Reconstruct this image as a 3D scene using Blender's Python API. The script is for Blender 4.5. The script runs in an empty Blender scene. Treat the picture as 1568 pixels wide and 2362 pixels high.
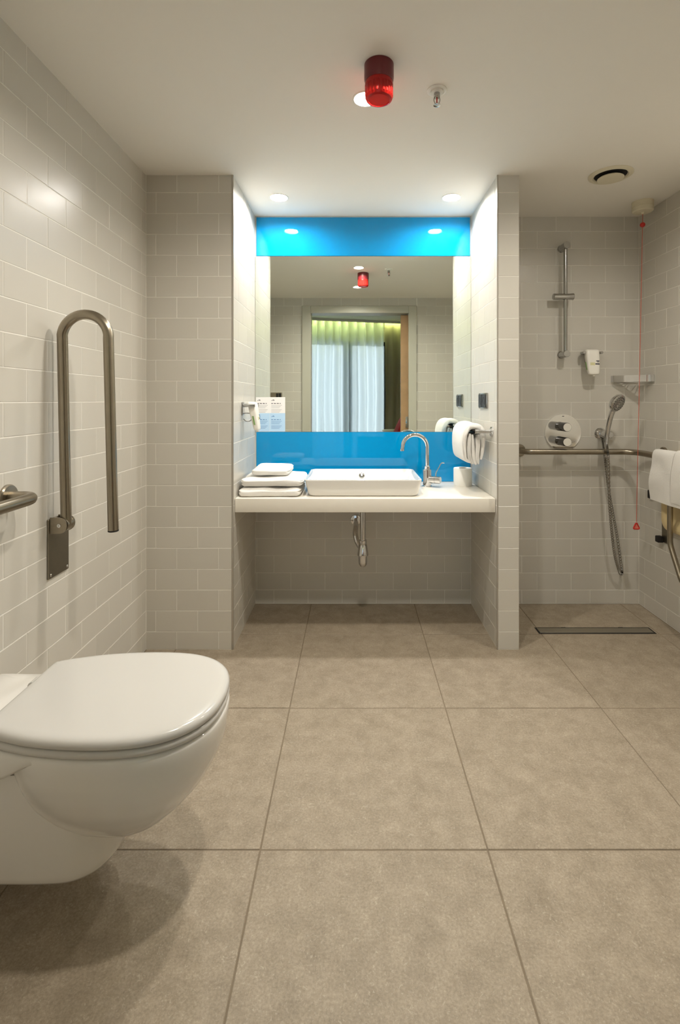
import bpy, bmesh, math, random
from mathutils import Vector, Matrix, noise

random.seed(7)
scene = bpy.context.scene
COL = scene.collection
PI = math.pi

# ------------------------------------------------------------------ camera, sky, exposure
CAM_Z = 1.191
cam_data = bpy.data.cameras.new('camera')
cam = bpy.data.objects.new('camera', cam_data)
COL.objects.link(cam)
cam.location = (0, 0, CAM_Z)
cam.rotation_euler = (PI / 2, 0, 0)
cam_data.sensor_fit = 'HORIZONTAL'
cam_data.sensor_width = 36.0
cam_data.lens = 36.0 * 1138.0 / 1568.0
cam_data.shift_x = -31.0 / 1568.0
cam_data.shift_y = -257.0 / 1568.0
cam_data.clip_start = 0.02
scene.camera = cam

world = bpy.data.worlds.new('sky')
scene.world = world
world.use_nodes = True
bg = world.node_tree.nodes['Background']
bg.inputs['Color'].default_value = (0.76, 0.87, 1.0, 1)     # overcast daylight outside the window
bg.inputs['Strength'].default_value = 3.5

scene.view_settings.view_transform = 'Standard'
scene.view_settings.look = 'None'
scene.view_settings.gamma = 1.0
scene.view_settings.use_curve_mapping = False
scene.view_settings.exposure = 0.0
scene.cycles.max_bounces = 12
scene.cycles.diffuse_bounces = 6
scene.cycles.glossy_bounces = 6
scene.cycles.transmission_bounces = 8
scene.cycles.sample_clamp_indirect = 8.0

ROOM_LIGHT = 1130.0      # brightness of each lens
ALCOVE_LIGHT = 620.0
SHOWER_LIGHT = 590.0
ROOM_TINT = (1.0, 0.925, 0.81)
ALCOVE_TINT = (1.0, 0.965, 0.92)

# ------------------------------------------------------------------ main measures (metres)
XL, XR = -0.991, 1.672          # side walls
YF, YB, YR = 2.359, 2.891, 0.582  # fronts of the piers, back wall, doorway wall
H = 2.270
AL, AR, PR = -0.575, 0.688, 0.792  # alcove sides, pier's shower side
CT, CB = 0.717, 0.650            # worktop top and underside


# ------------------------------------------------------------------ materials
def new_mat(name):
    m = bpy.data.materials.new(name)
    m.use_nodes = True
    nt = m.node_tree
    return m, nt, nt.nodes['Principled BSDF']


def mat(name, col, rough=0.5, metal=0.0, spec=0.5, coat=0.0, bump=0.0, bscale=200.0, vary=0.0, vscale=6.0,
        aniso=0.0, sheen=0.0, sss=0.0):
    m, nt, b = new_mat(name)
    N, L = nt.nodes, nt.links
    b.inputs['Base Color'].default_value = (*col, 1)
    b.inputs['Roughness'].default_value = rough
    b.inputs['Metallic'].default_value = metal
    b.inputs['Specular IOR Level'].default_value = spec
    b.inputs['Coat Weight'].default_value = coat
    b.inputs['Coat Roughness'].default_value = 0.03
    b.inputs['Anisotropic'].default_value = aniso
    b.inputs['Sheen Weight'].default_value = sheen
    if vary or bump:
        tc = N.new('ShaderNodeTexCoord')
    if vary:
        no = N.new('ShaderNodeTexNoise')
        no.inputs['Scale'].default_value = vscale
        no.inputs['Detail'].default_value = 5
        L.new(tc.outputs['Object'], no.inputs['Vector'])
        mx = N.new('ShaderNodeMix')
        mx.data_type = 'RGBA'
        mx.inputs[6].default_value = (*[c * (1 - vary) for c in col], 1)
        mx.inputs[7].default_value = (*[min(1, c * (1 + vary)) for c in col], 1)
        L.new(no.outputs['Fac'], mx.inputs[0])
        L.new(mx.outputs[2], b.inputs['Base Color'])
    if bump:
        nb = N.new('ShaderNodeTexNoise')
        nb.inputs['Scale'].default_value = bscale
        nb.inputs['Detail'].default_value = 4
        L.new(tc.outputs['Object'], nb.inputs['Vector'])
        bp = N.new('ShaderNodeBump')
        bp.inputs['Strength'].default_value = bump
        bp.inputs['Distance'].default_value = 0.003
        L.new(nb.outputs['Fac'], bp.inputs['Height'])
        L.new(bp.outputs['Normal'], b.inputs['Normal'])
    return m


def tile_mat(name, col, rough):
    """glazed wall tile: a touch different from piece to piece, faintly wavy glaze"""
    m, nt, b = new_mat(name)
    N, L = nt.nodes, nt.links
    oi = N.new('ShaderNodeObjectInfo')
    mx = N.new('ShaderNodeMix')
    mx.data_type = 'RGBA'
    mx.inputs[6].default_value = (*[c * 0.975 for c in col], 1)
    mx.inputs[7].default_value = (*[min(1, c * 1.02) for c in col], 1)
    L.new(oi.outputs['Random'], mx.inputs[0])
    L.new(mx.outputs[2], b.inputs['Base Color'])
    b.inputs['Roughness'].default_value = rough
    b.inputs['Specular IOR Level'].default_value = 0.45
    tc = N.new('ShaderNodeTexCoord')
    add = N.new('ShaderNodeVectorMath')
    add.operation = 'ADD'
    sc = N.new('ShaderNodeVectorMath')
    sc.operation = 'SCALE'
    sc.inputs['Scale'].default_value = 37.0
    cx = N.new('ShaderNodeCombineXYZ')
    L.new(oi.outputs['Random'], cx.inputs[0])
    L.new(oi.outputs['Random'], cx.inputs[1])
    L.new(cx.outputs[0], sc.inputs[0])
    L.new(tc.outputs['Object'], add.inputs[0])
    L.new(sc.outputs[0], add.inputs[1])
    no = N.new('ShaderNodeTexNoise')
    no.inputs['Scale'].default_value = 9.0
    no.inputs['Detail'].default_value = 1.0
    L.new(add.outputs[0], no.inputs['Vector'])
    bp = N.new('ShaderNodeBump')
    bp.inputs['Strength'].default_value = 0.25
    bp.inputs['Distance'].default_value = 0.004
    L.new(no.outputs['Fac'], bp.inputs['Height'])
    L.new(bp.outputs['Normal'], b.inputs['Normal'])
    return m


def floor_mat():
    """taupe stoneware with clouds and fine pale fibres"""
    m, nt, b = new_mat('floor_stoneware')
    N, L = nt.nodes, nt.links
    oi = N.new('ShaderNodeObjectInfo')
    tc = N.new('ShaderNodeTexCoord')
    cx = N.new('ShaderNodeCombineXYZ')
    L.new(oi.outputs['Random'], cx.inputs[0])
    L.new(oi.outputs['Random'], cx.inputs[1])
    sc = N.new('ShaderNodeVectorMath')
    sc.operation = 'SCALE'
    sc.inputs['Scale'].default_value = 23.0
    L.new(cx.outputs[0], sc.inputs[0])
    add = N.new('ShaderNodeVectorMath')
    add.operation = 'ADD'
    L.new(tc.outputs['Object'], add.inputs[0])
    L.new(sc.outputs[0], add.inputs[1])

    def nz(scale, detail, dist=0.0, rough=0.6):
        n = N.new('ShaderNodeTexNoise')
        n.inputs['Scale'].default_value = scale
        n.inputs['Detail'].default_value = detail
        n.inputs['Distortion'].default_value = dist
        n.inputs['Roughness'].default_value = rough
        L.new(add.outputs[0], n.inputs['Vector'])
        return n

    def ramp(src, a, bb, ca, cb):
        r = N.new('ShaderNodeValToRGB')
        r.color_ramp.elements[0].position = a
        r.color_ramp.elements[1].position = bb
        r.color_ramp.elements[0].color = (*ca, 1)
        r.color_ramp.elements[1].color = (*cb, 1)
        L.new(src.outputs['Fac'], r.inputs['Fac'])
        return r
    cloud = ramp(nz(13.0, 9, 0.2, 0.74), 0.30, 0.70, (0.275, 0.226, 0.165), (0.420, 0.354, 0.270))
    grain = ramp(nz(170, 5, 0.0, 0.7), 0.32, 0.70, (0.74, 0.74, 0.74), (1.14, 1.14, 1.14))
    mul = N.new('ShaderNodeMix')
    mul.data_type = 'RGBA'
    mul.blend_type = 'MULTIPLY'
    mul.inputs[0].default_value = 1.0
    L.new(cloud.outputs[0], mul.inputs[6])
    L.new(grain.outputs[0], mul.inputs[7])
    fib = ramp(nz(105, 3, 2.2, 0.55), 0.58, 0.72, (0, 0, 0), (0.42, 0.42, 0.42))
    mx = N.new('ShaderNodeMix')
    mx.data_type = 'RGBA'
    mx.inputs[7].default_value = (0.60, 0.53, 0.43, 1)
    L.new(fib.outputs[0], mx.inputs[0])
    L.new(mul.outputs[2], mx.inputs[6])
    L.new(mx.outputs[2], b.inputs['Base Color'])
    b.inputs['Roughness'].default_value = 0.55
    b.inputs['Specular IOR Level'].default_value = 0.35
    bp = N.new('ShaderNodeBump')
    bp.inputs['Strength'].default_value = 0.12
    bp.inputs['Distance'].default_value = 0.002
    L.new(grain.outputs[0], bp.inputs['Height'])
    L.new(bp.outputs['Normal'], b.inputs['Normal'])
    return m


def emit_mat(name, col, strength):
    m = bpy.data.materials.new(name)
    m.use_nodes = True
    nt = m.node_tree
    nt.nodes.clear()
    o = nt.nodes.new('ShaderNodeOutputMaterial')
    e = nt.nodes.new('ShaderNodeEmission')
    e.inputs['Color'].default_value = (*col, 1)
    e.inputs['Strength'].default_value = strength
    nt.links.new(e.outputs[0], o.inputs[0])
    return m


def cloth_translucent(name, col, tcol, fac):
    m, nt, b = new_mat(name)
    N, L = nt.nodes, nt.links
    b.inputs['Base Color'].default_value = (*col, 1)
    b.inputs['Roughness'].default_value = 0.9
    t = N.new('ShaderNodeBsdfTranslucent')
    t.inputs['Color'].default_value = (*tcol, 1)
    mx = N.new('ShaderNodeMixShader')
    mx.inputs[0].default_value = fac
    L.new(b.outputs[0], mx.inputs[1])
    L.new(t.outputs[0], mx.inputs[2])
    tp = N.new('ShaderNodeBsdfTransparent')      # open weave
    m2 = N.new('ShaderNodeMixShader')
    m2.inputs[0].default_value = 0.10
    L.new(mx.outputs[0], m2.inputs[1])
    L.new(tp.outputs[0], m2.inputs[2])
    L.new(m2.outputs[0], N['Material Output'].inputs[0])
    return m


def glass_mat(name):
    m = bpy.data.materials.new(name)
    m.use_nodes = True
    nt = m.node_tree
    nt.nodes.clear()
    o = nt.nodes.new('ShaderNodeOutputMaterial')
    tr = nt.nodes.new('ShaderNodeBsdfTransparent')
    gl = nt.nodes.new('ShaderNodeBsdfGlossy')
    gl.inputs['Roughness'].default_value = 0.02
    fr = nt.nodes.new('ShaderNodeFresnel')
    mx = nt.nodes.new('ShaderNodeMixShader')
    nt.links.new(fr.outputs[0], mx.inputs[0])
    nt.links.new(tr.outputs[0], mx.inputs[1])
    nt.links.new(gl.outputs[0], mx.inputs[2])
    nt.links.new(mx.outputs[0], o.inputs[0])
    return m


def red_lens():
    m, nt, b = new_mat('red_lens_plastic')
    b.inputs['Base Color'].default_value = (0.85, 0.03, 0.025, 1)
    b.inputs['Roughness'].default_value = 0.22
    b.inputs['Transmission Weight'].default_value = 0.55
    b.inputs['IOR'].default_value = 1.3
    return m


M = dict(
    tile=tile_mat('wall_tile_glaze', (0.60, 0.577, 0.522), 0.30),
    grout=mat('wall_grout', (0.84, 0.82, 0.765), 0.9, bump=0.1, bscale=300),
    plaster=mat('ceiling_paint', (0.87, 0.845, 0.79), 0.9, spec=0.2, bump=0.03, bscale=90),
    floor=floor_mat(),
    fgrout=mat('floor_grout', (0.21, 0.168, 0.118), 0.9, vary=0.25, vscale=30),
    trim=mat('corner_trim_metal', (0.46, 0.43, 0.38), 0.4, 0.6),
    steel=mat('brushed_steel', (0.345, 0.305, 0.24), 0.30, 1.0, vary=0.10, vscale=30, aniso=0.4),
    steel_dark=mat('dull_steel_plate', (0.24, 0.215, 0.17), 0.42, 1.0, vary=0.08, vscale=40),
    chrome=mat('chrome', (0.66, 0.66, 0.665), 0.06, 1.0),
    plate=mat('chrome_bright_reflection', (0.90, 0.90, 0.89), 0.10, 1.0),  # valve plate chrome, lightened to carry the bright room reflection in its colour
    chrome_dark_refl=mat('chrome_dark_reflection', (0.16, 0.16, 0.165), 0.10, 1.0),  # knob chrome with the dark room reflection put into its colour
    hose=mat('steel_hose', (0.40, 0.39, 0.37), 0.16, 1.0),
    satin=mat('satin_chrome', (0.45, 0.45, 0.44), 0.18, 1.0),
    ceramic=mat('white_ceramic', (0.80, 0.785, 0.75), 0.08, spec=0.5, coat=0.5),
    seat=mat('white_seat_plastic', (0.60, 0.59, 0.565), 0.16, spec=0.5),
    counter=mat('solid_surface', (0.83, 0.79, 0.71), 0.28, vary=0.02, vscale=20),
    towel=mat('towel_cotton', (0.88, 0.865, 0.83), 0.95, spec=0.1, bump=0.9, bscale=420, sheen=0.25),
    blue=mat('blue_back_painted_glass', (0.0, 0.27, 0.60), 0.03, spec=0.5),
    mirror=mat('mirror_silver', (0.86, 0.90, 0.83), 0.0, 1.0),
    paper=mat('tissue_paper', (0.86, 0.85, 0.81), 0.95, spec=0.1, bump=0.4, bscale=150),
    card=mat('cardboard', (0.40, 0.31, 0.21), 0.9),
    white=mat('white_plastic', (0.82, 0.80, 0.74), 0.35),
    cream=mat('cream_plastic', (0.72, 0.67, 0.52), 0.4),
    beige=mat('beige_seat_plastic', (0.74, 0.60, 0.33), 0.35),
    black=mat('black_plastic', (0.012, 0.012, 0.013), 0.38),
    rubber=mat('black_rubber', (0.015, 0.014, 0.013), 0.7),
    dark=mat('gap_shade_colour', (0.012, 0.011, 0.010), 0.8),  # near-black colour standing in for the shade inside vent and drain gaps
    red=mat('red_plastic', (0.135, 0.010, 0.015), 0.3),
    redbright=mat('bright_red_plastic', (0.55, 0.02, 0.015), 0.35),
    pink=mat('pale_red_plastic', (0.75, 0.22, 0.16), 0.4),
    cord=mat('red_cord', (0.55, 0.09, 0.05), 0.7),
    lens=red_lens(),
    reflector=mat('lamp_reflector', (0.9, 0.75, 0.55), 0.2, 1.0),
    drain=mat('drain_steel', (0.34, 0.31, 0.25), 0.35, 0.8),
    frame=mat('door_frame_paint', (0.52, 0.51, 0.44), 0.4),
    wood=mat('oak_veneer', (0.43, 0.27, 0.14), 0.45, vary=0.2, vscale=12),
    lightblue=mat('print_light_blue', (0.47, 0.68, 0.90), 0.5),
    paperwhite=mat('print_white', (0.85, 0.84, 0.83), 0.5),
    inkgrey=mat('ink_grey', (0.42, 0.42, 0.44), 0.6),
    inkblue=mat('ink_blue', (0.10, 0.24, 0.50), 0.6),
    inkdark=mat('ink_dark', (0.05, 0.05, 0.07), 0.6),
    inkgreen=mat('ink_green', (0.22, 0.36, 0.13), 0.6),
    inklime=mat('ink_lime', (0.66, 0.64, 0.38), 0.6),
    room=mat('bedroom_paint', (0.60, 0.57, 0.48), 0.9),
    carpet=mat('bedroom_carpet', (0.20, 0.17, 0.13), 0.95, bump=0.4, bscale=250),
    sheer=cloth_translucent('sheer_curtain_cloth', (0.78, 0.82, 0.82), (0.90, 0.95, 0.96), 0.70),
    drape=mat('olive_drape_cloth', (0.46, 0.43, 0.30), 0.95, sheen=0.2),
    winframe=mat('window_frame_dark', (0.03, 0.045, 0.05), 0.4),
    glass=glass_mat('window_glass'),
    redcloth=mat('red_upholstery', (0.42, 0.012, 0.02), 0.9),
    light_room=emit_mat('lamp_lens_room', ROOM_TINT, ROOM_LIGHT),
    light_alcove=emit_mat('lamp_lens_alcove', ALCOVE_TINT, ALCOVE_LIGHT),
    light_shower=emit_mat('lamp_lens_shower', ROOM_TINT, SHOWER_LIGHT),
    led=emit_mat('led_strip_lime', (0.90, 1.0, 0.38), 26.0),
)


# ------------------------------------------------------------------ mesh helpers
def catmull(pts, n=8):
    pts = [Vector(p) for p in pts]
    out = []
    for i in range(len(pts) - 1):
        p0, p1, p2, p3 = pts[max(i - 1, 0)], pts[i], pts[i + 1], pts[min(i + 2, len(pts) - 1)]
        for k in range(n):
            t = k / n
            out.append(0.5 * ((2 * p1) + (p2 - p0) * t + (2 * p0 - 5 * p1 + 4 * p2 - p3) * t * t +
                              (-p0 + 3 * p1 - 3 * p2 + p3) * t ** 3))
    out.append(pts[-1])
    return out


def fillet(pts, r, n=8):
    pts = [Vector(p) for p in pts]
    out = [pts[0]]
    for i in range(1, len(pts) - 1):
        a, b, c = pts[i - 1], pts[i], pts[i + 1]
        u, v = (a - b).normalized(), (c - b).normalized()
        ang = u.angle(v)
        d = min(r / math.tan(ang / 2), (a - b).length * 0.49, (c - b).length * 0.49)
        rr = d * math.tan(ang / 2)
        ctr = b + (u + v).normalized() * (rr / math.sin(ang / 2))
        s, e = b + u * d - ctr, b + v * d - ctr
        tot = s.angle(e)
        for k in range(n + 1):
            t = k / n
            out.append(ctr + (s * math.sin((1 - t) * tot) + e * math.sin(t * tot)) / math.sin(tot))
    out.append(pts[-1])
    return out


def rrect(cx, cy, hw, hd, r, z, n=6):
    out = []
    for (sx, sy, a0) in ((1, 1, 0), (-1, 1, PI / 2), (-1, -1, PI), (1, -1, 1.5 * PI)):
        for k in range(n + 1):
            a = a0 + (PI / 2) * k / n
            out.append((cx + sx * (hw - r) + r * math.cos(a), cy + sy * (hd - r) + r * math.sin(a), z))
    return out


class MB:
    def __init__(self):
        self.bm = bmesh.new()

    def box(self, x0, x1, y0, y1, z0, z1, bev=0.0, seg=2, matx=None):
        vs = [self.bm.verts.new((x, y, z)) for x in (x0, x1) for y in (y0, y1) for z in (z0, z1)]
        q = [(0, 1, 3, 2), (4, 6, 7, 5), (0, 4, 5, 1), (2, 3, 7, 6), (0, 2, 6, 4), (1, 5, 7, 3)]
        fs = [self.bm.faces.new([vs[i] for i in f]) for f in q]
        if bev:
            es = list({e for f in fs for e in f.edges})
            r = bmesh.ops.bevel(self.bm, geom=es, offset=bev, segments=seg, profile=0.5, affect='EDGES')
            vs = list({v for f in r['faces'] for v in f.verts} | {v for v in vs if v.is_valid})
        if matx is not None:
            bmesh.ops.transform(self.bm, matrix=matx, verts=[v for v in vs if v.is_valid])
        return self

    def loft(self, loops, cap0=True, cap1=True, closed=True):
        rows = [[self.bm.verts.new(p) for p in lp] for lp in loops]
        n = len(rows[0])
        for a, b in zip(rows, rows[1:]):
            for i in range(n if closed else n - 1):
                j = (i + 1) % n
                self.bm.faces.new((a[i], a[j], b[j], b[i]))
        if cap0:
            self.bm.faces.new(list(reversed(rows[0])))
        if cap1:
            self.bm.faces.new(rows[-1])
        return self

    def tube(self, path, r, seg=16, caps=True):
        path = [Vector(p) for p in path]
        n = len(path)
        rs = r if isinstance(r, (list, tuple)) else [r] * n
        t = [(path[min(i + 1, n - 1)] - path[max(i - 1, 0)]).normalized() for i in range(n)]
        up = Vector((0, 0, 1)) if abs(t[0].z) < 0.9 else Vector((1, 0, 0))
        nrm = (up - t[0] * up.dot(t[0])).normalized()
        loops = []
        for i in range(n):
            nrm = (nrm - t[i] * nrm.dot(t[i])).normalized()
            bi = t[i].cross(nrm)
            loops.append([path[i] + (nrm * math.cos(2 * PI * k / seg) + bi * math.sin(2 * PI * k / seg)) * rs[i]
                          for k in range(seg)])
        return self.loft(loops, caps, caps)

    def lathe(self, prof, c, axis=(0, 0, 1), seg=32, cap0=True, cap1=True, flat=None):
        """prof: (radius, distance along axis)"""
        a = Vector(axis).normalized()
        up = Vector((0, 0, 1)) if abs(a.z) < 0.9 else Vector((1, 0, 0))
        u = (up - a * up.dot(a)).normalized()
        v = a.cross(u)
        c = Vector(c)
        loops = []
        for r, d in prof:
            r = max(r, 1e-4)
            loops.append([c + a * d + (u * math.cos(2 * PI * k / seg) + v * math.sin(2 * PI * k / seg)) * r
                          for k in range(seg)])
        return self.loft(loops, cap0, cap1)

    def sphere(self, c, r, seg=20, rings=12):
        pr = [(r * math.sin(PI * i / rings), -r * math.cos(PI * i / rings)) for i in range(rings + 1)]
        return self.lathe(pr, c, (0, 0, 1), seg)

    def build(self, name, m, parent=None, org=None, angle=35.0):
        if org is None:
            org = parent.get('_org', (0, 0, 0)) if parent is not None else (0, 0, 0)
        bm = self.bm
        bmesh.ops.translate(bm, vec=-Vector(org), verts=bm.verts)
        bmesh.ops.recalc_face_normals(bm, faces=bm.faces)
        lim = math.radians(angle)
        for f in bm.faces:
            f.smooth = True
        for e in bm.edges:
            e.smooth = (len(e.link_faces) == 2 and e.calc_face_angle(0) < lim)
        me = bpy.data.meshes.new(name)
        bm.to_mesh(me)
        bm.free()
        me.materials.append(M[m] if isinstance(m, str) else m)
        o = bpy.data.objects.new(name, me)
        COL.objects.link(o)
        if parent is not None:
            o.parent = parent
            o['_org'] = list(org)
        else:
            o.location = org
            o['_org'] = list(org)
        return o


def tag(o, label, cat, group=None):
    o['label'] = label
    o['category'] = cat
    if group:
        o['group'] = group
    return o


def thing(name, label, cat, loc, group=None):
    o = bpy.data.objects.new(name, None)
    o.empty_display_size = 0.05
    COL.objects.link(o)
    o.location = loc
    o['_org'] = list(loc)
    return tag(o, label, cat, group)


def struct(o):
    o['kind'] = 'structure'
    return o


_tile_cache = {}


def tile_mesh(w, h, th, bev, m):
    key = (round(w, 4), round(h, 4), th, m)
    if key in _tile_cache:
        return _tile_cache[key]
    x, y, b = w / 2, h / 2, min(bev, w / 4, h / 4)
    v = []
    for z, k in ((-th, 0), (-b * 0.8, 0), (0, b)):
        v += [(-x + k, -y + k, z), (x - k, -y + k, z), (x - k, y - k, z), (-x + k, y - k, z)]
    f = [(8, 9, 10, 11)]
    for a in (0, 4):
        for i in range(4):
            j = (i + 1) % 4
            f.append((a + i, a + j, a + 4 + j, a + 4 + i))
    me = bpy.data.meshes.new('tile')
    me.from_pydata(v, [], f)
    me.materials.append(M[m])
    _tile_cache[key] = me
    return me


def lay_tiles(wall, o, u, v, n, rects, pu, ph_even, ph_odd, pv, ph_v, joint, th=0.006, bev=0.0011, m='tile', name='tile'):
    """bond of tiles over the rectangles (u0,u1,v0,v1) of a face; each tile is its own child of the wall"""
    o, u, v, n = Vector(o), Vector(u), Vector(v), Vector(n)
    R = Matrix((u, v, n)).transposed().to_4x4()
    for (u0, u1, v0, v1) in rects:
        k0 = math.floor((v0 - ph_v) / pv)
        k1 = math.ceil((v1 - ph_v) / pv)
        for k in range(k0, k1):
            a, b = max(v0, ph_v + k * pv) + joint / 2, min(v1, ph_v + (k + 1) * pv) - joint / 2
            if b - a < 0.006:
                continue
            ph = ph_odd if k % 2 else ph_even
            i0, i1 = math.floor((u0 - ph) / pu), math.ceil((u1 - ph) / pu)
            for i in range(i0, i1):
                c, d = max(u0, ph + i * pu) + joint / 2, min(u1, ph + (i + 1) * pu) - joint / 2
                if d - c < 0.006:
                    continue
                ob = bpy.data.objects.new(name, tile_mesh(d - c, b - a, th, bev, m))
                COL.objects.link(ob)
                ob.parent = wall
                tilt = Matrix.Rotation(random.gauss(0, 0.0012), 4, 'X') @ Matrix.Rotation(random.gauss(0, 0.0012), 4, 'Y')
                ob.matrix_basis = Matrix.Translation(o + u * ((c + d) / 2) + v * ((a + b) / 2)
                                                     + n * random.uniform(-0.0003, 0.0003)) @ R @ tilt


# ------------------------------------------------------------------ the room
G = 0.0009                       # grout sits this far behind the tile faces
ux, uy, uz = (1, 0, 0), (0, 1, 0), (0, 0, 1)

b = MB()
b.box(XL - 0.12, XR + 0.12, YR - 0.15, YB + 0.1, -0.10, -0.0014)
floor = struct(b.build('floor', 'fgrout'))
lay_tiles(floor, (0, 0, 0), ux, uy, uz, [(XL, XR, YR - 0.15, YB)], 0.603, -0.247, -0.247, 0.6035, 1.308, 0.0040,
          th=0.02, bev=0.0012, m='floor')

LAMPS = ((0.043, 1.764, 0.035), (0.037, 1.080, 0.035), (-0.396, 2.620, 0.040), (0.520, 2.620, 0.040), (1.280, 1.822, 0.040))
LAMP_RECESS = 0.011
b = MB()
ed = []
q = [b.bm.verts.new(p) for p in ((XL - 0.12, YR - 0.15, H), (XR + 0.12, YR - 0.15, H), (XR + 0.12, YB + 0.1, H), (XL - 0.12, YB + 0.1, H))]
ed += [b.bm.edges.new((q[i], q[(i + 1) % 4])) for i in range(4)]
for (lx, ly, lr) in LAMPS:          # plasterboard cut out round each recessed lamp
    q = [b.bm.verts.new((lx + (lr + 0.004) * math.cos(2 * PI * k / 40), ly + (lr + 0.004) * math.sin(2 * PI * k / 40), H)) for k in range(40)]
    ed += [b.bm.edges.new((q[i], q[(i + 1) % 40])) for i in range(40)]
bmesh.ops.triangle_fill(b.bm, use_beauty=True, use_dissolve=False, edges=ed)
ex = bmesh.ops.extrude_face_region(b.bm, geom=b.bm.faces[:])
bmesh.ops.translate(b.bm, vec=(0, 0, 0.008), verts=[g for g in ex['geom'] if isinstance(g, bmesh.types.BMVert)])
b.box(XL - 0.12, XR + 0.12, YR - 0.15, YB + 0.1, H + 0.05, H + 0.08)
b.box(XL - 0.12, XL - 0.10, YR - 0.15, YB + 0.1, H + 0.008, H + 0.05)
b.box(XR + 0.10, XR + 0.12, YR - 0.15, YB + 0.1, H + 0.008, H + 0.05)
b.box(XL - 0.10, XR + 0.10, YR - 0.15, YR - 0.13, H + 0.008, H + 0.05)
b.box(XL - 0.10, XR + 0.10, YB + 0.08, YB + 0.1, H + 0.008, H + 0.05)
struct(b.build('ceiling', 'plaster'))

b = MB()
b.box(XL - 0.12, XL - G, YR - 0.15, YB + 0.1, 0, H)
w = struct(b.build('wall_left', 'grout'))
lay_tiles(w, (XL, 0, 0), uy, uz, ux, [(YR, YF, 0.002, H)], 0.202, 1.8015, 1.7005, 0.1, 0.086, 0.0024)

b = MB()
b.box(XR + G, XR + 0.12, YR - 0.15, YB + 0.1, 0, H)
w = struct(b.build('wall_right', 'grout'))
lay_tiles(w, (XR, 0, 0), uy, uz, (-1, 0, 0), [(YR, YB, 0.002, H)], 0.2, 2.735, 2.635, 0.1, 0.082, 0.0024)

b = MB()
b.box(XL - 0.12, XR + 0.12, YB + G, YB + 0.12, 0, H)
w = struct(b.build('wall_back', 'grout'))
lay_tiles(w, (0, YB, 0), ux, uz, (0, -1, 0), [(AL, AR, 0.002, CB)], 0.2, -0.366, -0.466, 0.1, 0.082, 0.0024)
lay_tiles(w, (0, YB, 0), ux, uz, (0, -1, 0), [(PR, XR, 0.002, H)], 0.2, 1.276, 1.187, 0.1, 0.082, 0.0024)

b = MB()
b.box(XL - G, AL - G, YF + G, YB + G, 0, H)
w = struct(b.build('wall_left_pier', 'grout'))
lay_tiles(w, (0, YF, 0), ux, uz, (0, -1, 0), [(XL, AL - 0.007, 0.002, H)], 0.2, -0.7437, -0.8437, 0.1, 0.086, 0.0024)
lay_tiles(w, (AL, 0, 0), uy, uz, ux, [(YF + 0.006, YB, 0.002, H)], 0.2, 2.47, 2.57, 0.1, 0.086, 0.0024)

b = MB()
b.box(AR + G, PR - G, YF + G, YB + G, 0, H)
w = struct(b.build('wall_right_pier', 'grout'))
lay_tiles(w, (0, YF, 0), ux, uz, (0, -1, 0), [(AR + 0.004, PR, 0.002, H)], 0.4, AR - 0.1, AR - 0.1, 0.1, 0.086, 0.0024)
lay_tiles(w, (AR, 0, 0), uy, uz, (-1, 0, 0), [(YF + 0.006, YB, 0.002, H)], 0.2, 2.50, 2.60, 0.1, 0.086, 0.0024)
lay_tiles(w, (PR, 0, 0), uy, uz, ux, [(YF, YB, 0.002, H)], 0.2, 2.50, 2.60, 0.1, 0.086, 0.0024)

# metal corner profiles of the alcove
for i, (x0, x1) in enumerate(((AL - 0.0075, AL + 0.0015), (AR - 0.0015, AR + 0.004))):
    b = MB()
    b.box(x0, x1, YF - 0.0012, YF + 0.006, 0.0, H, 0.0008, 1)
    struct(b.build('trim_%d' % (i + 1), 'trim'))

# doorway wall, hollow beside the doorway where the sliding door runs
DX0, DX1, DZ = -0.448, 0.580, 2.110
FX0, FX1, FZ = -0.540, 0.663, 2.187
b = MB()
b.box(XL - 0.12, DX0 - 0.02, YR - 0.15, YR - G, 0, H)
b.box(DX0 - 0.02, DX1 + 0.02, YR - 0.15, YR - G, DZ + 0.02, H)
b.box(DX1 + 0.02, XR + 0.12, YR - 0.035, YR - G, 0, H)
b.box(DX1 + 0.02, XR + 0.12, YR - 0.15, YR - 0.115, 0, H)
w = struct(b.build('wall_doorway', 'grout'))
lay_tiles(w, (0, YR, 0), (-1, 0, 0), uz, uy, [(-XR, -FX1, 0.002, H), (-FX0, -XL, 0.002, H), (-FX1, -FX0, FZ, H)],
          0.2, 0.03, 0.13, 0.1, 0.086, 0.0024)
# door casing
b = MB()
b.box(FX0, DX0, YR - 0.002, YR + 0.014, 0, FZ, 0.003, 1)
b.box(DX0 - 0.02, DX0, YR - 0.15, YR + 0.002, 0, DZ + 0.02)
struct(b.build('trim_3', 'frame'))
b = MB()
b.box(DX1, FX1, YR - 0.002, YR + 0.014, 0, FZ, 0.003, 1)
b.box(DX1, DX1 + 0.02, YR - 0.04, YR + 0.002, 0, DZ + 0.02)
struct(b.build('trim_4', 'frame'))
b = MB()
b.box(DX0 + 0.001, DX1 - 0.001, YR - 0.002, YR + 0.012, DZ, FZ, 0.003, 1)
b.box(DX0, DX1, YR - 0.15, YR - 0.002, DZ, DZ + 0.02)
struct(b.build('trim_5', 'frame'))
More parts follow.
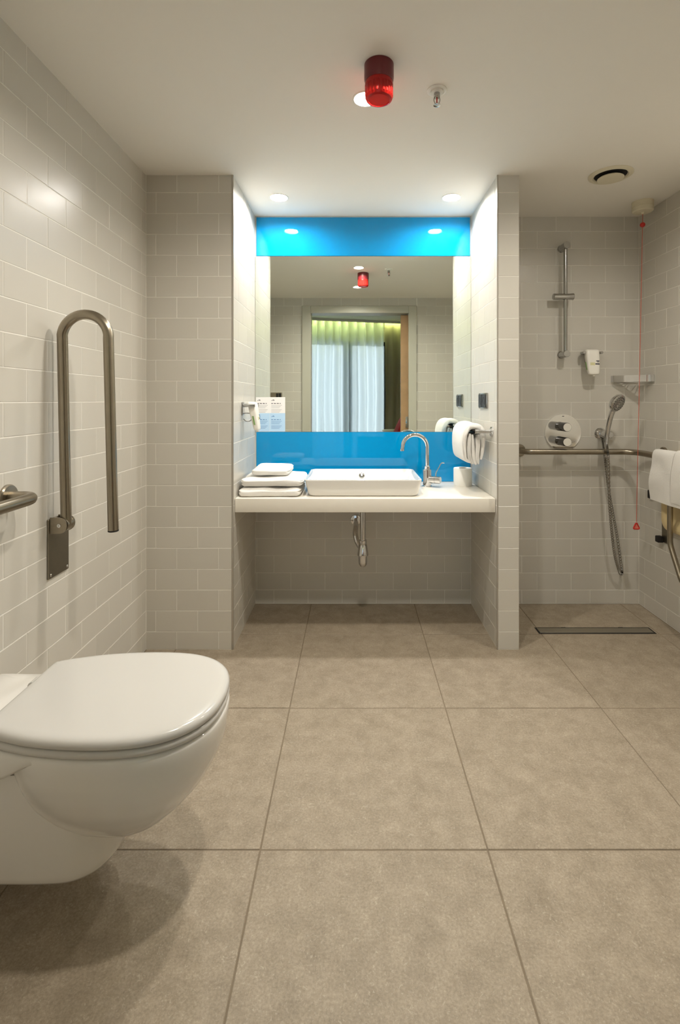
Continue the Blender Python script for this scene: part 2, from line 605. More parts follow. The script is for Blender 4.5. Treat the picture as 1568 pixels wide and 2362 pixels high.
# oak sliding door, half out of its pocket
b = MB()
b.box(0.503, 1.40, YR - 0.10, YR - 0.055, 0.008, DZ - 0.01, 0.002, 1)
door = struct(b.build('door_1', 'wood'))
b = MB()
b.box(0.553, 0.578, YR - 0.055, YR - 0.045, 0.90, 1.02, 0.004, 2)
b.tube(fillet([(0.566, YR - 0.046, 0.93), (0.566, YR - 0.028, 0.93), (0.566, YR - 0.028, 0.99), (0.566, YR - 0.046, 0.99)], 0.008, 4), 0.004, 10)
b.build('door_handle', 'chrome', door)

# ------------------------------------------------------------------ the bedroom behind the doorway (seen in the mirror)
b = MB()
b.box(-2.5, 2.5, -3.4, YR - 0.15, -0.10, -0.002)
struct(b.build('floor', 'carpet'))
b = MB()
b.box(-2.5, 2.5, -3.4, YR - 0.15, 2.50, 2.58)
struct(b.build('ceiling', 'plaster'))
b = MB()
b.box(-2.5, -2.4, -3.4, YR - 0.15, 0, 2.5)
struct(b.build('wall_bedroom_left', 'room'))
b = MB()
b.box(2.4, 2.5, -3.4, YR - 0.15, 0, 2.5)
struct(b.build('wall_bedroom_right', 'room'))
b = MB()
b.box(-2.4, XL - 0.12, YR - 0.15, YR - 0.05, 0, 2.5)
b.box(XR + 0.12, 2.4, YR - 0.15, YR - 0.05, 0, 2.5)
b.box(XL - 0.12, XR + 0.12, YR - 0.15, YR - 0.05, H + 0.08, 2.5)
struct(b.build('wall_bedroom_doorway', 'room'))

WIN = (-0.70, -2.32, 0.0)
WROT = math.radians(-13.7)


def in_window_wall(o):
    o.location = WIN
    o.rotation_euler = (0, 0, WROT)
    return o


b = MB()
b.box(-2.0, -1.05, -0.15, 0, 0, 2.5)
b.box(1.33, 3.4, -0.15, 0, 0, 2.5)
b.box(-1.05, 1.33, -0.15, 0, 2.19, 2.5)
b.box(-1.05, 1.33, -0.15, 0, 0, 0.08)
in_window_wall(struct(b.build('wall_window', 'room')))
b = MB()
for (a, c) in ((-1.05, -0.99), (-0.27, -0.19), (0.57, 0.71), (1.27, 1.33)):
    b.box(a, c, -0.11, -0.04, 0.08, 2.19)
b.box(-1.05, 1.33, -0.11, -0.04, 0.08, 0.15)
b.box(-1.05, 1.33, -0.11, -0.04, 2.12, 2.19)
wf = in_window_wall(struct(b.build('window_1', 'winframe')))
for (a, c) in ((-0.99, -0.27), (-0.19, 0.57), (0.71, 1.27)):
    b = MB()
    b.box(a, c, -0.078, -0.072, 0.15, 2.12)
    b.build('pane', 'glass', wf, org=(0, 0, 0))


def curtain(name, u0, u1, base, amp, wl, z0, z1, m, label):
    n = int((u1 - u0) / wl * 12)
    mbs = MB()
    rows = []
    for z in (z1, (z0 + z1) / 2, z0):
        s = 1.0 if z > 1 else 1.25
        fr, bk = [], []
        for i in range(n + 1):
            u = u0 + (u1 - u0) * i / n
            d = amp * s * math.sin(2 * PI * u / wl + 0.8 * math.sin(u * 3.1)) + 0.3 * amp * math.sin(u * 17)
            fr.append(Vector((u + 0.012 * math.sin(z * 3 + u * 4), base + d, z)))
        rows.append(fr)
    mbs.loft(rows, False, False, closed=False)
    o = in_window_wall(mbs.build(name, m, angle=80))
    return tag(o, label, 'curtain')


sh = curtain('sheer_curtain', -1.25, 1.22, 0.125, 0.07, 0.14, 0.015, 2.485, 'sheer',
             'pale sheer curtain glowing with daylight across the bedroom window')
dr = curtain('drape', 1.20, 1.95, 0.215, 0.022, 0.16, 0.015, 2.48, 'drape',
             'heavy olive drape gathered beside the sheer curtain')
b = MB()
b.box(-1.5, 2.2, 0.245, 0.262, 2.482, 2.496)
led = in_window_wall(b.build('led_strip', 'led'))
tag(led, 'lime green light strip hidden above the curtains at the bedroom ceiling', 'light')
b = MB()
b.box(-1.6, 2.3, 0.275, 0.295, 2.462, 2.5, 0.002, 1)
tag(in_window_wall(b.build('curtain_pelmet', 'plaster')), 'narrow painted pelmet board above the bedroom curtains', 'pelmet')

t = thing('armchair', 'red upholstered armchair behind the oak sliding door', 'chair', (0.34, -1.24, 0))
b = MB(); b.box(0.08, 0.60, -1.52, -0.96, 0.20, 0.44, 0.04, 3); b.build('seat', 'redcloth', t)
b = MB()
b.loft([rrect(0.655 + (z - 0.75) * 0.44, -1.24, 0.06 - 0.02 * e, 0.27 - 0.03 * e, 0.03, z) for z, e in ((0.36, 0), (0.60, 0), (0.85, 0), (0.95, 0.3), (0.98, 1))])
b.build('backrest', 'redcloth', t)
for s in (-1, 1):
    b = MB(); b.box(0.06, 0.60, -1.24 + s * 0.31 - 0.05, -1.24 + s * 0.31 + 0.05, 0.22, 0.66, 0.03, 3); b.build('armrest', 'redcloth', t)
for sx in (0.12, 0.56):
    for sy in (-1.47, -1.03):
        b = MB(); b.lathe([(0.013, 0), (0.02, 0.22)], (sx, sy, 0), seg=12); b.build('leg', 'wood', t)
t = thing('side_table', 'small white side table standing before the olive drape', 'table', (0.62, -2.10, 0))
b = MB(); b.lathe([(0.16, 0.700), (0.165, 0.704), (0.165, 0.722), (0.16, 0.727)], (0.62, -2.10, 0)); b.build('tabletop', 'white', t)
b = MB(); b.lathe([(0.022, 0.02), (0.022, 0.70)], (0.62, -2.10, 0), seg=16); b.build('stem', 'white', t)
b = MB(); b.lathe([(0.13, 0.0), (0.13, 0.012), (0.03, 0.024)], (0.62, -2.10, 0)); b.build('base', 'white', t)


# ------------------------------------------------------------------ ceiling fittings
def downlight(x, y, lens, label, group, r=0.040):
    t = thing('downlight', label, 'ceiling light', (x, y, H), group)
    b = MB()
    b.lathe([(r + 0.001, LAMP_RECESS + 0.004), (r + 0.003, -0.001), (r + 0.006, -0.003), (r + 0.011, -0.002), (r + 0.011, 0.0)], (x, y, H),
            seg=40, cap0=False, cap1=False)
    b.build('trim_ring', 'white', t)
    b = MB()
    b.lathe([(r + 0.001, LAMP_RECESS), (r * 0.9, LAMP_RECESS - 0.001)], (x, y, H), seg=32, cap0=False)
    b.build('lens', lens, t)


downlight(0.043, 1.764, 'light_room', 'bright round ceiling light directly behind the red beacon', 'ceiling lights', 0.035)
downlight(0.037, 1.080, 'light_room', 'ceiling light on the doorway side of the red beacon, seen in the mirror', 'ceiling lights', 0.035)
downlight(-0.396, 2.620, 'light_alcove', 'left of the two round ceiling lights over the washbasin worktop', 'ceiling lights')
downlight(0.520, 2.620, 'light_alcove', 'right of the two round ceiling lights over the washbasin worktop', 'ceiling lights')
downlight(1.280, 1.822, 'light_shower', 'ceiling light over the shower corner near the right wall', 'ceiling lights')

# red alarm beacon
bx, by = 0.082, 1.586
t = thing('alarm_beacon', 'red cylindrical alarm beacon hanging from the ceiling', 'alarm', (bx, by, H))
b = MB()
b.lathe([(0.046, 0.0), (0.0475, -0.002), (0.0475, -0.048), (0.046, -0.052), (0.0455, -0.058)], (bx, by, H), seg=48)
b.build('base', 'red', t)
b = MB()
loops = []
prof = [(0.0445, -0.058), (0.0455, -0.061), (0.0455, -0.070), (0.0440, -0.072), (0.0440, -0.104), (0.0415, -0.112), (0.034, -0.1145), (0.0335, -0.112), (0.010, -0.112)]
for r, z in prof:
    lp = []
    for k in range(96):
        rr = r + (0.0014 if (k % 4 < 2 and -0.108 < z < -0.071) else 0)
        lp.append((bx + rr * math.cos(2 * PI * k / 96), by + rr * math.sin(2 * PI * k / 96), H + z))
    loops.append(lp)
b.loft(loops)
b.build('lens', 'lens', t, angle=20)
b = MB(); b.lathe([(0.006, -0.059), (0.006, -0.085), (0.022, -0.098), (0.024, -0.103)], (bx, by, H), seg=24, cap1=False); b.build('reflector', 'reflector', t)

# sprinkler
sx, sy = 0.29, 1.715
t = thing('sprinkler', 'chrome fire sprinkler head on the ceiling beside the red beacon', 'sprinkler', (sx, sy, H))
b = MB(); b.lathe([(0.034, 0), (0.034, -0.003), (0.026, -0.006), (0.021, -0.004), (0.021, -0.010), (0.012, -0.011)], (sx, sy, H), seg=36); b.build('escutcheon', 'white', t)
b = MB(); b.lathe([(0.0105, -0.010), (0.0105, -0.022), (0.0075, -0.024), (0.0075, -0.028)], (sx, sy, H), seg=20); b.build('nozzle', 'satin', t)
b = MB()
for s in (-1, 1):
    b.tube(catmull([(sx + s * 0.008, sy, H - 0.024), (sx + s * 0.0105, sy, H - 0.034), (sx + s * 0.007, sy, H - 0.045), (sx, sy, H - 0.051)], 4), 0.0018, 8)
b.build('frame', 'satin', t)
b = MB(); b.lathe([(0.012, -0.051), (0.012, -0.053), (0.003, -0.055)], (sx, sy, H), seg=20); b.build('deflector', 'satin', t)
b = MB(); b.tube([(sx, sy, H - 0.026), (sx, sy, H - 0.050)], 0.0022, 8); b.build('bulb', 'redbright', t)

# extract vent
vx, vy = 1.228, 2.357
t = thing('ceiling_vent', 'round cream extract vent in the shower ceiling', 'vent', (vx, vy, H))
b = MB(); b.lathe([(0.098, 0.001), (0.098, -0.003), (0.090, -0.008), (0.078, -0.009), (0.072, -0.004), (0.072, 0.001)], (vx, vy, H), seg=48, cap0=False, cap1=False); b.build('outer_ring', 'cream', t)
b = MB(); b.lathe([(0.073, -0.0008), (0.001, -0.0012)], (vx, vy, H), seg=48, cap0=False, cap1=False); b.build('throat', 'dark', t)
b = MB(); b.lathe([(0.030, -0.004), (0.050, -0.012), (0.0585, -0.018), (0.058, -0.021), (0.040, -0.023)], (vx, vy, H), seg=40); b.build('disc', 'cream', t)

# alarm pull cord
px_, py_ = 1.571, 2.68
t = thing('pull_cord', 'red emergency pull cord hanging from the shower ceiling', 'alarm cord', (px_, py_, H))
b = MB(); b.lathe([(0.053, 0), (0.053, -0.026), (0.050, -0.028), (0.050, -0.030), (0.053, -0.032), (0.052, -0.050), (0.046, -0.055), (0.010, -0.057)], (px_, py_, H), seg=40); b.build('ceiling_switch', 'cream', t)
b = MB(); b.lathe([(0.008, -0.057), (0.005, -0.066)], (px_, py_, H), seg=14); b.build('cord_gland', 'cream', t)
b = MB(); b.tube([(px_, py_, H - 0.065), (px_ - 0.010, py_ + 0.01, 1.4), (1.548, 2.70, 0.527)], 0.0014, 8); b.build('cord', 'cord', t)
b = MB(); b.sphere((px_ - 0.0005, py_ + 0.0005, 2.146), 0.0135); b.build('bead', 'redbright', t)
tri = [(1.548, 2.70, 0.527), (1.5300, 2.70, 0.488), (1.5660, 2.70, 0.488)]
b = MB(); b.tube(fillet([((tri[0][0] + tri[1][0]) / 2, 2.70, 0.5075), tri[1], tri[2], tri[0], ((tri[0][0] + tri[1][0]) / 2, 2.70, 0.5075)], 0.005, 4), 0.0036, 10)
hd = b.build('pull_handle', 'redbright', t)
b = MB(); b.loft([[(p[0] * 0.86 + 1.548 * 0.14, 2.699 + d, p[2] * 0.86 + 0.501 * 0.14) for p in tri] for d in (0, 0.002)]); b.build('infill', 'pink', hd)

# ------------------------------------------------------------------ mirror, blue glass, worktop
b = MB()
b.box(-0.5735, 0.6865, YB - 0.0065, YB + 0.0005, 1.0085, 2.0345)
tag(b.build('mirror', 'mirror', org=(0.056, YB, 1.0085)), 'wide frameless mirror between the two blue glass panels', 'mirror')
b = MB()
b.box(-0.567, 0.681, YB - 0.0085, YB + 0.0005, 2.0365, 2.262, 0.0008, 1)
tag(b.build('glass_panel', 'blue', org=(0.057, YB, 2.0365)), 'blue glass panel over the mirror under the ceiling', 'glass panel', 'blue glass panels')
b = MB()
b.box(-0.567, 0.683, YB - 0.0085, YB + 0.0005, CT + 0.001, 1.0065, 0.0008, 1)
tag(b.build('glass_panel', 'blue', org=(0.057, YB, CT)), 'blue glass splashback panel between the mirror and worktop', 'glass panel', 'blue glass panels')
b = MB()
b.box(-0.5735, 0.6865, 2.386, YB, CB, CT, 0.002, 2)
tag(b.build('worktop', 'counter', org=(0.057, 2.64, CB)), 'cream worktop slab spanning the alcove under the washbasin', 'worktop')

# information card stuck on the mirror
cy = YB - 0.0068
t = thing('notice', 'white and pale blue notice stuck on the mirror corner', 'notice', (-0.485, cy, 1.009))
b = MB(); b.box(-0.570, -0.399, cy - 0.0008, cy, 1.1175, 1.211); b.build('upper_half', 'paperwhite', t)
b = MB(); b.box(-0.570, -0.399, cy - 0.0008, cy, 1.0095, 1.1175); b.build('lower_half', 'lightblue', t)
b = MB(); b.box(-0.4895, -0.4885, cy - 0.0009, cy, 1.0095, 1.1175); b.build('divider', 'paperwhite', t)
for m_, zt, ic in (('inkgrey', 1.197, 0), ('inkblue', 1.103, 1)):
    b = MB()
    for cx0 in (-0.562, -0.480):
        b.tube([(cx0 + 0.001, cy - 0.0009, zt - 0.006), (cx0 + 0.007, cy - 0.0009, zt - 0.004), (cx0 + 0.013, cy - 0.0009, zt)], 0.0012, 6)
        b.lathe([(0.003, 0), (0.003, 0.0004)], (cx0 + 0.015, cy - 0.0012, zt - 0.004), (0, 1, 0), seg=12)
        for wd, x in ((0.012, 0), (0.014, 0.015), (0.014, 0.032), (0.008, 0.049)):
            b.box(cx0 + x, cx0 + x + wd - 0.002, cy - 0.0010, cy - 0.0007, zt - 0.025, zt - 0.021)
    b.build('heading', 'inkdark' if ic == 0 else 'inkblue', t)['kind'] = 'stuff'
    b = MB()
    for cx0 in (-0.562, -0.480):
        for k in range(6):
            z = zt - 0.034 - k * 0.0075 - (0.004 if k > 2 else 0)
            b.box(cx0, cx0 + 0.061 - 0.013 * ((k * 7) % 3) / 2, cy - 0.0010, cy - 0.0007, z, z + 0.0020)
    b.build('small_print', 'inkgrey' if ic == 0 else 'inkblue', t)['kind'] = 'stuff'


# washbasin
wx, wy = 0.049, 2.618
t = thing('washbasin', 'white rectangular countertop washbasin on the cream worktop', 'washbasin', (wx, wy, CT))
b = MB()
S = [(0.262, 0.172, 0.030, CT + 0.0005), (0.272, 0.182, 0.034, CT + 0.006), (0.2765, 0.1865, 0.034, CT + 0.016),
     (0.2890, 0.1985, 0.030, CT + 0.078), (0.2895, 0.199, 0.030, CT + 0.0825), (0.2880, 0.1975, 0.029, CT + 0.0845),
     (0.2800, 0.1895, 0.026, CT + 0.0845), (0.2775, 0.187, 0.026, CT + 0.082), (0.250, 0.160, 0.040, CT + 0.030),
     (0.235, 0.145, 0.05, CT + 0.018), (0.10, 0.08, 0.05, CT + 0.014)]
b.loft([rrect(wx, wy, *s) for s in S])
b.build('bowl', 'ceramic', t, angle=50)
b = MB(); b.lathe([(0.016, 0), (0.016, 0.004), (0.013, 0.006), (0.004, 0.0065)], (0.047, 2.7895, 0.768), (0, -0.93, 0.42), seg=28); b.build('overflow_cover', 'satin', t)
b = MB(); b.lathe([(0.03, 0.0), (0.03, 0.004), (0.02, 0.008)], (wx, wy, CT + 0.0135), seg=28); b.build('waste', 'chrome', t)

# tap
fx, fy = 0.407, 2.724
t = thing('tap', 'chrome swan-neck tap beside the washbasin', 'tap', (fx, fy, CT))
b = MB(); b.lathe([(0.027, 0.0), (0.027, 0.004), (0.0235, 0.006), (0.0235, 0.094), (0.022, 0.096)], (fx, fy, CT), seg=32); b.build('body', 'chrome', t)
b = MB(); b.lathe([(0.0155, 0.095), (0.0155, 0.112), (0.0125, 0.115)], (fx, fy, CT), seg=28); b.build('collar', 'chrome', t)
arc = [(fx, fy, CT + 0.11), (fx, fy, 0.90)]
for k in range(25):
    a = PI * k / 24 * 0.985
    arc.append((fx - 0.068 + 0.068 * math.cos(a), fy - 0.006 * k / 24, 0.934 + 0.068 * math.sin(a)))
arc.append((fx - 0.1385, fy - 0.006, 0.920))
b = MB(); b.tube(arc, 0.0112, 20)
sp = b.build('spout', 'chrome', t)
b = MB(); b.lathe([(0.0122, 0), (0.0122, 0.010), (0.009, 0.010)], (fx - 0.1385, fy - 0.006, 0.914), seg=20); b.build('aerator', 'chrome', sp)
ax = Vector((0.86, -0.50, 0.0)).normalized()
c0 = Vector((fx, fy, CT + 0.040))
b = MB(); b.lathe([(0.0205, 0.01), (0.0205, 0.046), (0.019, 0.047), (0.019, 0.049), (0.0205, 0.050), (0.0205, 0.074), (0.018, 0.077)], c0, ax, seg=28)
hb = b.build('handle', 'chrome', t)
p = c0 + ax * 0.050
b = MB(); b.tube(catmull([p + Vector((0, 0, 0.018)), p + Vector((0.002, 0, 0.040)), p + Vector((0.018, -0.002, 0.072)), p + Vector((0.030, -0.004, 0.092)), p + Vector((0.046, -0.006, 0.093))], 6), 0.0026, 10)
b.build('lever', 'chrome', hb)

# bottle trap
t = thing('bottle_trap', 'chrome bottle trap hanging under the cream worktop', 'trap', (0.05, 2.62, 0.31))
b = MB(); b.lathe([(0.024, CB), (0.024, CB - 0.008), (0.019, CB - 0.010), (0.019, CB - 0.018), (0.0155, CB - 0.018)], (0.05, 2.62, 0), seg=28); b.build('top_nut', 'chrome', t)
b = MB(); b.lathe([(0.0155, CB - 0.01), (0.0155, 0.44)], (0.05, 2.62, 0), seg=28); b.build('tailpipe', 'chrome', t)
b = MB(); b.lathe([(0.0185, 0.452), (0.021, 0.450), (0.021, 0.436), (0.019, 0.434), (0.019, 0.431), (0.0215, 0.428), (0.030, 0.378), (0.030, 0.371), (0.0235, 0.368), (0.0235, 0.335), (0.021, 0.322), (0.014, 0.312), (0.004, 0.309)], (0.05, 2.62, 0), seg=32); b.build('cup', 'chrome', t)
b = MB(); b.tube(catmull([(0.042, 2.63, 0.405), (0.020, 2.655, 0.43), (0.010, 2.675, 0.468), (0.012, 2.71, 0.490), (0.014, 2.76, 0.492), (0.014, YB, 0.492)], 6), 0.0145, 18); b.build('outlet', 'chrome', t)
b = MB(); b.lathe([(0.032, 0), (0.030, -0.006), (0.016, -0.010)], (0.014, YB, 0.492), (0, 1, 0), seg=28); b.build('wall_flange', 'chrome', t)
b = MB(); b.tube([(0.058, 2.615, CB - 0.013), (0.085, 2.605, CB - 0.014)], 0.005, 10); b.lathe([(0.006, -0.006), (0.011, 0.0), (0.011, 0.010), (0.006, 0.016)], (0.085, 2.605, CB - 0.017), (0.7, -0.3, -0.2), seg=14); b.build('popup_linkage', 'satin', t)


# ------------------------------------------------------------------ towels, roll
def folded(name, x0, x1, y0, y1, z0, z1, layers, seed, label, group):
    """folded towel: rounded fold at the front, layer edges at the sides"""
    cxm, cym, czm = (x0 + x1) / 2, (y0 + y1) / 2, (z0 + z1) / 2
    hx, hy, hz = (x1 - x0) / 2, (y1 - y0) / 2, (z1 - z0) / 2
    bm = bmesh.new()
    bmesh.ops.create_cube(bm, size=2.0)
    bmesh.ops.subdivide_edges(bm, edges=bm.edges[:], cuts=26, use_grid_fill=True)
    r = hz * 0.92
    for v in bm.verts:
        q = [math.sin(max(-1, min(1, c)) * PI / 2) for c in v.co]
        p = Vector((q[0] * hx, q[1] * hy, q[2] * hz))
        # spread samples towards the rims, then round
        c = Vector((max(-hx + r, min(hx - r, p.x)), max(-hy + r, min(hy - r, p.y)), max(-hz + r, min(hz - r, p.z))))
        d = p - c
        if d.length > 1e-6:
            p = c + d.normalized() * min(r, d.length if max(abs(v.co.x), abs(v.co.y), abs(v.co.z)) < 0.999 else r)
        k = max(0.0, abs(p.x) / hx - 0.80) * max(0.0, abs(p.y) / hy - 0.75) * 20      # soft corners
        p.x *= 1 - 0.045 * k
        p.y *= 1 - 0.045 * k
        zf = p.z / hz
        side = max(0.0, abs(p.x) / hx - 0.86) / 0.14
        groove = abs(math.sin(layers * PI * (zf + 1) / 2))
        p.x -= math.copysign(0.012 * side * (1 - groove ** 0.5), p.x)
        nz = noise.noise(Vector((p.x * 9 + seed, p.y * 9, seed)))
        n2 = noise.noise(Vector((p.x * 26 + seed, p.y * 26, p.z * 30)))
        p.z += (0.5 + 0.5 * zf) * (0.009 * nz) + 0.0016 * n2
        p.y += 0.009 * noise.noise(Vector((p.x * 7, seed, p.z * 20))) + 0.0012 * n2
        # droop of the top towards its rims
        if zf > 0:
            p.z -= zf * hz * 0.60 * max(abs(p.x) / hx, abs(p.y) / hy) ** 2.6
        v.co = Vector((cxm, cym, czm)) + p
    zmin = min(v.co.z for v in bm.verts)
    for v in bm.verts:
        v.co.z += z0 - zmin
    mb = MB()
    mb.bm.free()
    mb.bm = bm
    o = mb.build(name, 'towel', org=(cxm, cym, z0), angle=80)
    return tag(o, label, 'towel', group)


folded('folded_towel', -0.569, -0.258, 2.412, 2.700, CT + 0.0003, 0.7620, 2, 1.3, 'large white folded towel lying at the bottom of the pile', 'folded towels')
folded('folded_towel', -0.562, -0.248, 2.428, 2.712, 0.7640, 0.8120, 3, 4.1, 'large white folded towel in the middle of the pile', 'folded towels')
folded('folded_towel', -0.517, -0.322, 2.470, 2.690, 0.8120, 0.8550, 2, 7.7, 'small white folded towel on top of the pile', 'folded towels')

t = thing('toilet_roll', 'white toilet roll standing on the worktop by the right alcove side', 'toilet roll', (0.612, 2.765, CT))
b = MB(); b.lathe([(0.021, 0.001), (0.049, 0.0), (0.0505, 0.003), (0.0505, 0.094), (0.049, 0.097), (0.021, 0.097)], (0.612, 2.765, CT), seg=40, cap0=False, cap1=False); b.build('paper', 'paper', t)
b = MB(); b.lathe([(0.021, 0.002), (0.0212, 0.0965), (0.0195, 0.0965), (0.0195, 0.002)], (0.612, 2.765, CT), seg=28, cap0=False, cap1=False); b.build('core', 'card', t)


def sheet(mb, prof, y0, y1, th, seed, amp=0.004, ny=14):
    """thick cloth strip: profile in XZ, drawn along Y"""
    prof = catmull([Vector((p[0], 0, p[1])) for p in prof], 5)
    n = len(prof)
    loops = []
    for j in range(ny + 1):
        y = y0 + (y1 - y0) * j / ny
        edge = min(1.0, 5.0 * min(j, ny - j) / ny + 0.62)
        lp = []
        for side in (1, -1):
            rng = range(n) if side == 1 else range(n - 1, -1, -1)
            for i in rng:
                p = prof[i]
                tg = (prof[min(i + 1, n - 1)] - prof[max(i - 1, 0)]).normalized()
                nm = Vector((tg.z, 0, -tg.x))
                e2 = min(1.0, 3.0 * min(i, n - 1 - i) / n + 0.35)
                k = amp * noise.noise(Vector((p.x * 14 + seed, y * 9, p.z * 11)))
                q = p + nm * (side * th / 2 * min(edge, 1) * e2 + k)
                lp.append(Vector((q.x, y + 0.004 * noise.noise(Vector((p.z * 13, seed, side))), q.z)))
        loops.append(lp)
    mb.loft(loops)


# hand towel on the alcove rail
RX, RZ = 0.612, 1.037
t = thing('towel_rail', 'chrome towel rail on the right alcove side holding a hand towel', 'towel rail', (AR, 2.62, RZ))
b = MB(); b.tube([(RX, 2.430, RZ), (RX, 2.80, RZ)], 0.0065, 14); b.build('bar', 'chrome', t)
for y in (2.447, 2.785):
    b = MB(); b.lathe([(0.0245, 0), (0.0245, 0.006), (0.020, 0.009), (0.010, 0.012), (0.0085, 0.03), (0.010, AR - RX), (0.010, AR - RX + 0.010)], (AR, y, RZ), (-1, 0, 0), seg=24); b.build('bracket', 'chrome', t)
b = MB()
sheet(b, [(0.586, 0.880), (0.563, 0.90), (0.556, 0.96), (0.560, 1.02), (0.580, 1.055), (0.612, 1.064), (0.640, 1.05), (0.652, 1.02), (0.650, 0.96), (0.640, 0.895)], 2.470, 2.735, 0.030, 1.0)
sheet(b, [(0.600, 0.873), (0.586, 0.90), (0.583, 0.97), (0.586, 1.025)], 2.474, 2.735, 0.023, 2.0)
sheet(b, [(0.618, 0.870), (0.606, 0.90), (0.603, 0.96), (0.600, 1.02)], 2.478, 2.735, 0.024, 3.0)
sheet(b, [(0.628, 0.873), (0.624, 0.91), (0.628, 0.97), (0.626, 1.02)], 2.472, 2.735, 0.022, 4.0)
tag(b.build('hand_towel', 'towel', org=(RX, 2.60, 0.87), angle=80), 'white hand towel draped over the chrome rail in the alcove', 'towel', 'hanging towels')

# double socket
t = thing('wall_socket', 'black double socket in a chrome frame on the right alcove side', 'socket', (AR, 2.598, 1.190))
b = MB(); b.box(AR - 0.010, AR, 2.520, 2.676, 1.149, 1.231, 0.003, 2); b.build('frame', 'satin', t)
for y in (2.560, 2.636):
    b = MB()
    b.box(AR - 0.0125, AR - 0.009, y - 0.034, y + 0.034, 1.1555, 1.2245, 0.0015, 1)
    ins = b.build('insert', 'black', t)
    b = MB(); b.lathe([(0.0215, 0.0122), (0.0215, 0.0138), (0.019, 0.0138), (0.018, 0.0126), (0.001, 0.0126)], (AR, y, 1.190), (-1, 0, 0), seg=28); rc = b.build('outlet_ring', 'black', ins)

# ------------------------------------------------------------------ soap dispensers (local: x along the wall, y off the wall)
def dispenser(loc, rotz, label):
    t = thing('soap_dispenser', label, 'soap dispenser', loc, 'soap dispensers')
    t.rotation_euler = (0, 0, rotz)
    Z = (0, 0, 0)
    b = MB(); b.box(-0.016, 0.016, 0.0, 0.006, -0.058, 0.012, 0.002, 1); b.build('wall_plate', 'satin', t, org=Z)
    b = MB()
    b.tube(fillet([(-0.049, 0.075, -0.006), (-0.049, 0.020, -0.006), (0.049, 0.020, -0.006), (0.049, 0.075, -0.006)], 0.018, 6), 0.008, 14)
    b.tube([(0, 0.003, -0.006), (0, 0.024, -0.006)], 0.009, 14)
    b.build('clamp', 'satin', t, org=Z)
    b = MB()
    b.tube(catmull([(0.0, 0.004, -0.050), (0.0, 0.020, -0.046), (0.0, 0.043, -0.050), (0.0, 0.048, -0.070), (0.0, 0.040, -0.086), (0.0, 0.020, -0.088), (0.0, 0.005, -0.076)], 6), 0.0026, 10)
    b.build('wire_loop', 'satin', t, org=Z)
    b = MB()
    loops = []
    for z, hw, hd in ((0.012, 0.028, 0.012), (0.009, 0.036, 0.019), (0.002, 0.039, 0.022), (-0.04, 0.0385, 0.021), (-0.09, 0.0350, 0.018),
                      (-0.122, 0.0315, 0.0155), (-0.130, 0.0295, 0.0140), (-0.134, 0.022, 0.010)):
        yc = 0.052 + 0.026 * (0.01 - z) / 0.144
        lp = []
        for k in range(40):
            a = 2 * PI * k / 40
            ca, sa = math.cos(a), math.sin(a)
            lp.append((hw * math.copysign(abs(ca) ** 0.55, ca), yc + hd * math.copysign(abs(sa) ** 0.55, sa), z))
        loops.append(lp)
    b.loft(loops)
    bo = b.build('bottle', 'white', t, org=Z, angle=60)
    b = MB(); b.lathe([(0.008, -0.134), (0.006, -0.142), (0.002, -0.142)], (0, 0.0775, 0), seg=14); b.build('nozzle', 'white', bo, org=Z)

    def patch(name, x0, x1, z0, z1, m):
        q = MB()
        pts = []
        for (x, z) in ((x0, z0), (x1, z0), (x1, z1), (x0, z1)):
            yc = 0.052 + 0.026 * (0.01 - z) / 0.144
            hd = 0.0215 + (z + 0.02) * 0.055
            pts.append((x, yc + hd + 0.0006, z))
        q.loft([pts, [(p[0], p[1] - 0.004, p[2]) for p in pts]])
        q.build(name, m, bo, org=Z)
    patch('colour_band', -0.004, 0.022, -0.080, -0.064, 'inklime')
    for i, (x0, x1, z0, z1) in enumerate(((-0.030, -0.012, -0.058, -0.053), (-0.026, -0.017, -0.063, -0.060), (-0.030, -0.006, -0.076, -0.069))):
        patch('lettering', x0, x1, z0, z1, 'inkdark')
    # colour strip down the narrow side
    q = MB(); q.loft([[(0.0395, 0.058 + dy, -0.060), (0.0395, 0.066 + dy, -0.060), (0.0360, 0.074 + dy, -0.105), (0.0360, 0.066 + dy, -0.105)][::1] if k == 0 else
                      [(0.030, 0.058, -0.060), (0.030, 0.066, -0.060), (0.027, 0.074, -0.105), (0.027, 0.066, -0.105)] for k, dy in ((0, 0), (1, 0))])
    q.build('side_strip', 'inkgreen', bo, org=Z)
    return t


dispenser((1.369, YB, 1.472), PI, 'white soap dispenser on the shower wall beside the slide rail')
dispenser((AL, 2.555, 1.172), -PI / 2, 'white soap dispenser on the left alcove side above the towels')

# ------------------------------------------------------------------ shower
t = thing('slide_rail', 'chrome shower slide rail high on the shower wall', 'shower rail', (1.216, YB, 1.458))
b = MB(); b.tube([(1.216, 2.832, 1.45), (1.216, 2.832, 2.085)], 0.0105, 18); b.build('rail', 'satin', t)
for z in (1.458, 2.079):
    b = MB(); b.lathe([(0.022, 0), (0.022, 0.003), (0.0195, 0.006), (0.0195, 0.080), (0.018, 0.082)], (1.216, YB, z), (0, -1, 0), seg=28); b.build('mount', 'satin', t)
b = MB(); b.lathe([(0.016, -0.072), (0.018, -0.070), (0.0175, -0.02), (0.0165, 0.0), (0.0175, 0.02), (0.0195, 0.042), (0.0175, 0.044)], (1.216, 2.826, 1.786), (1, 0, 0), seg=28); b.build('slider', 'satin', t)

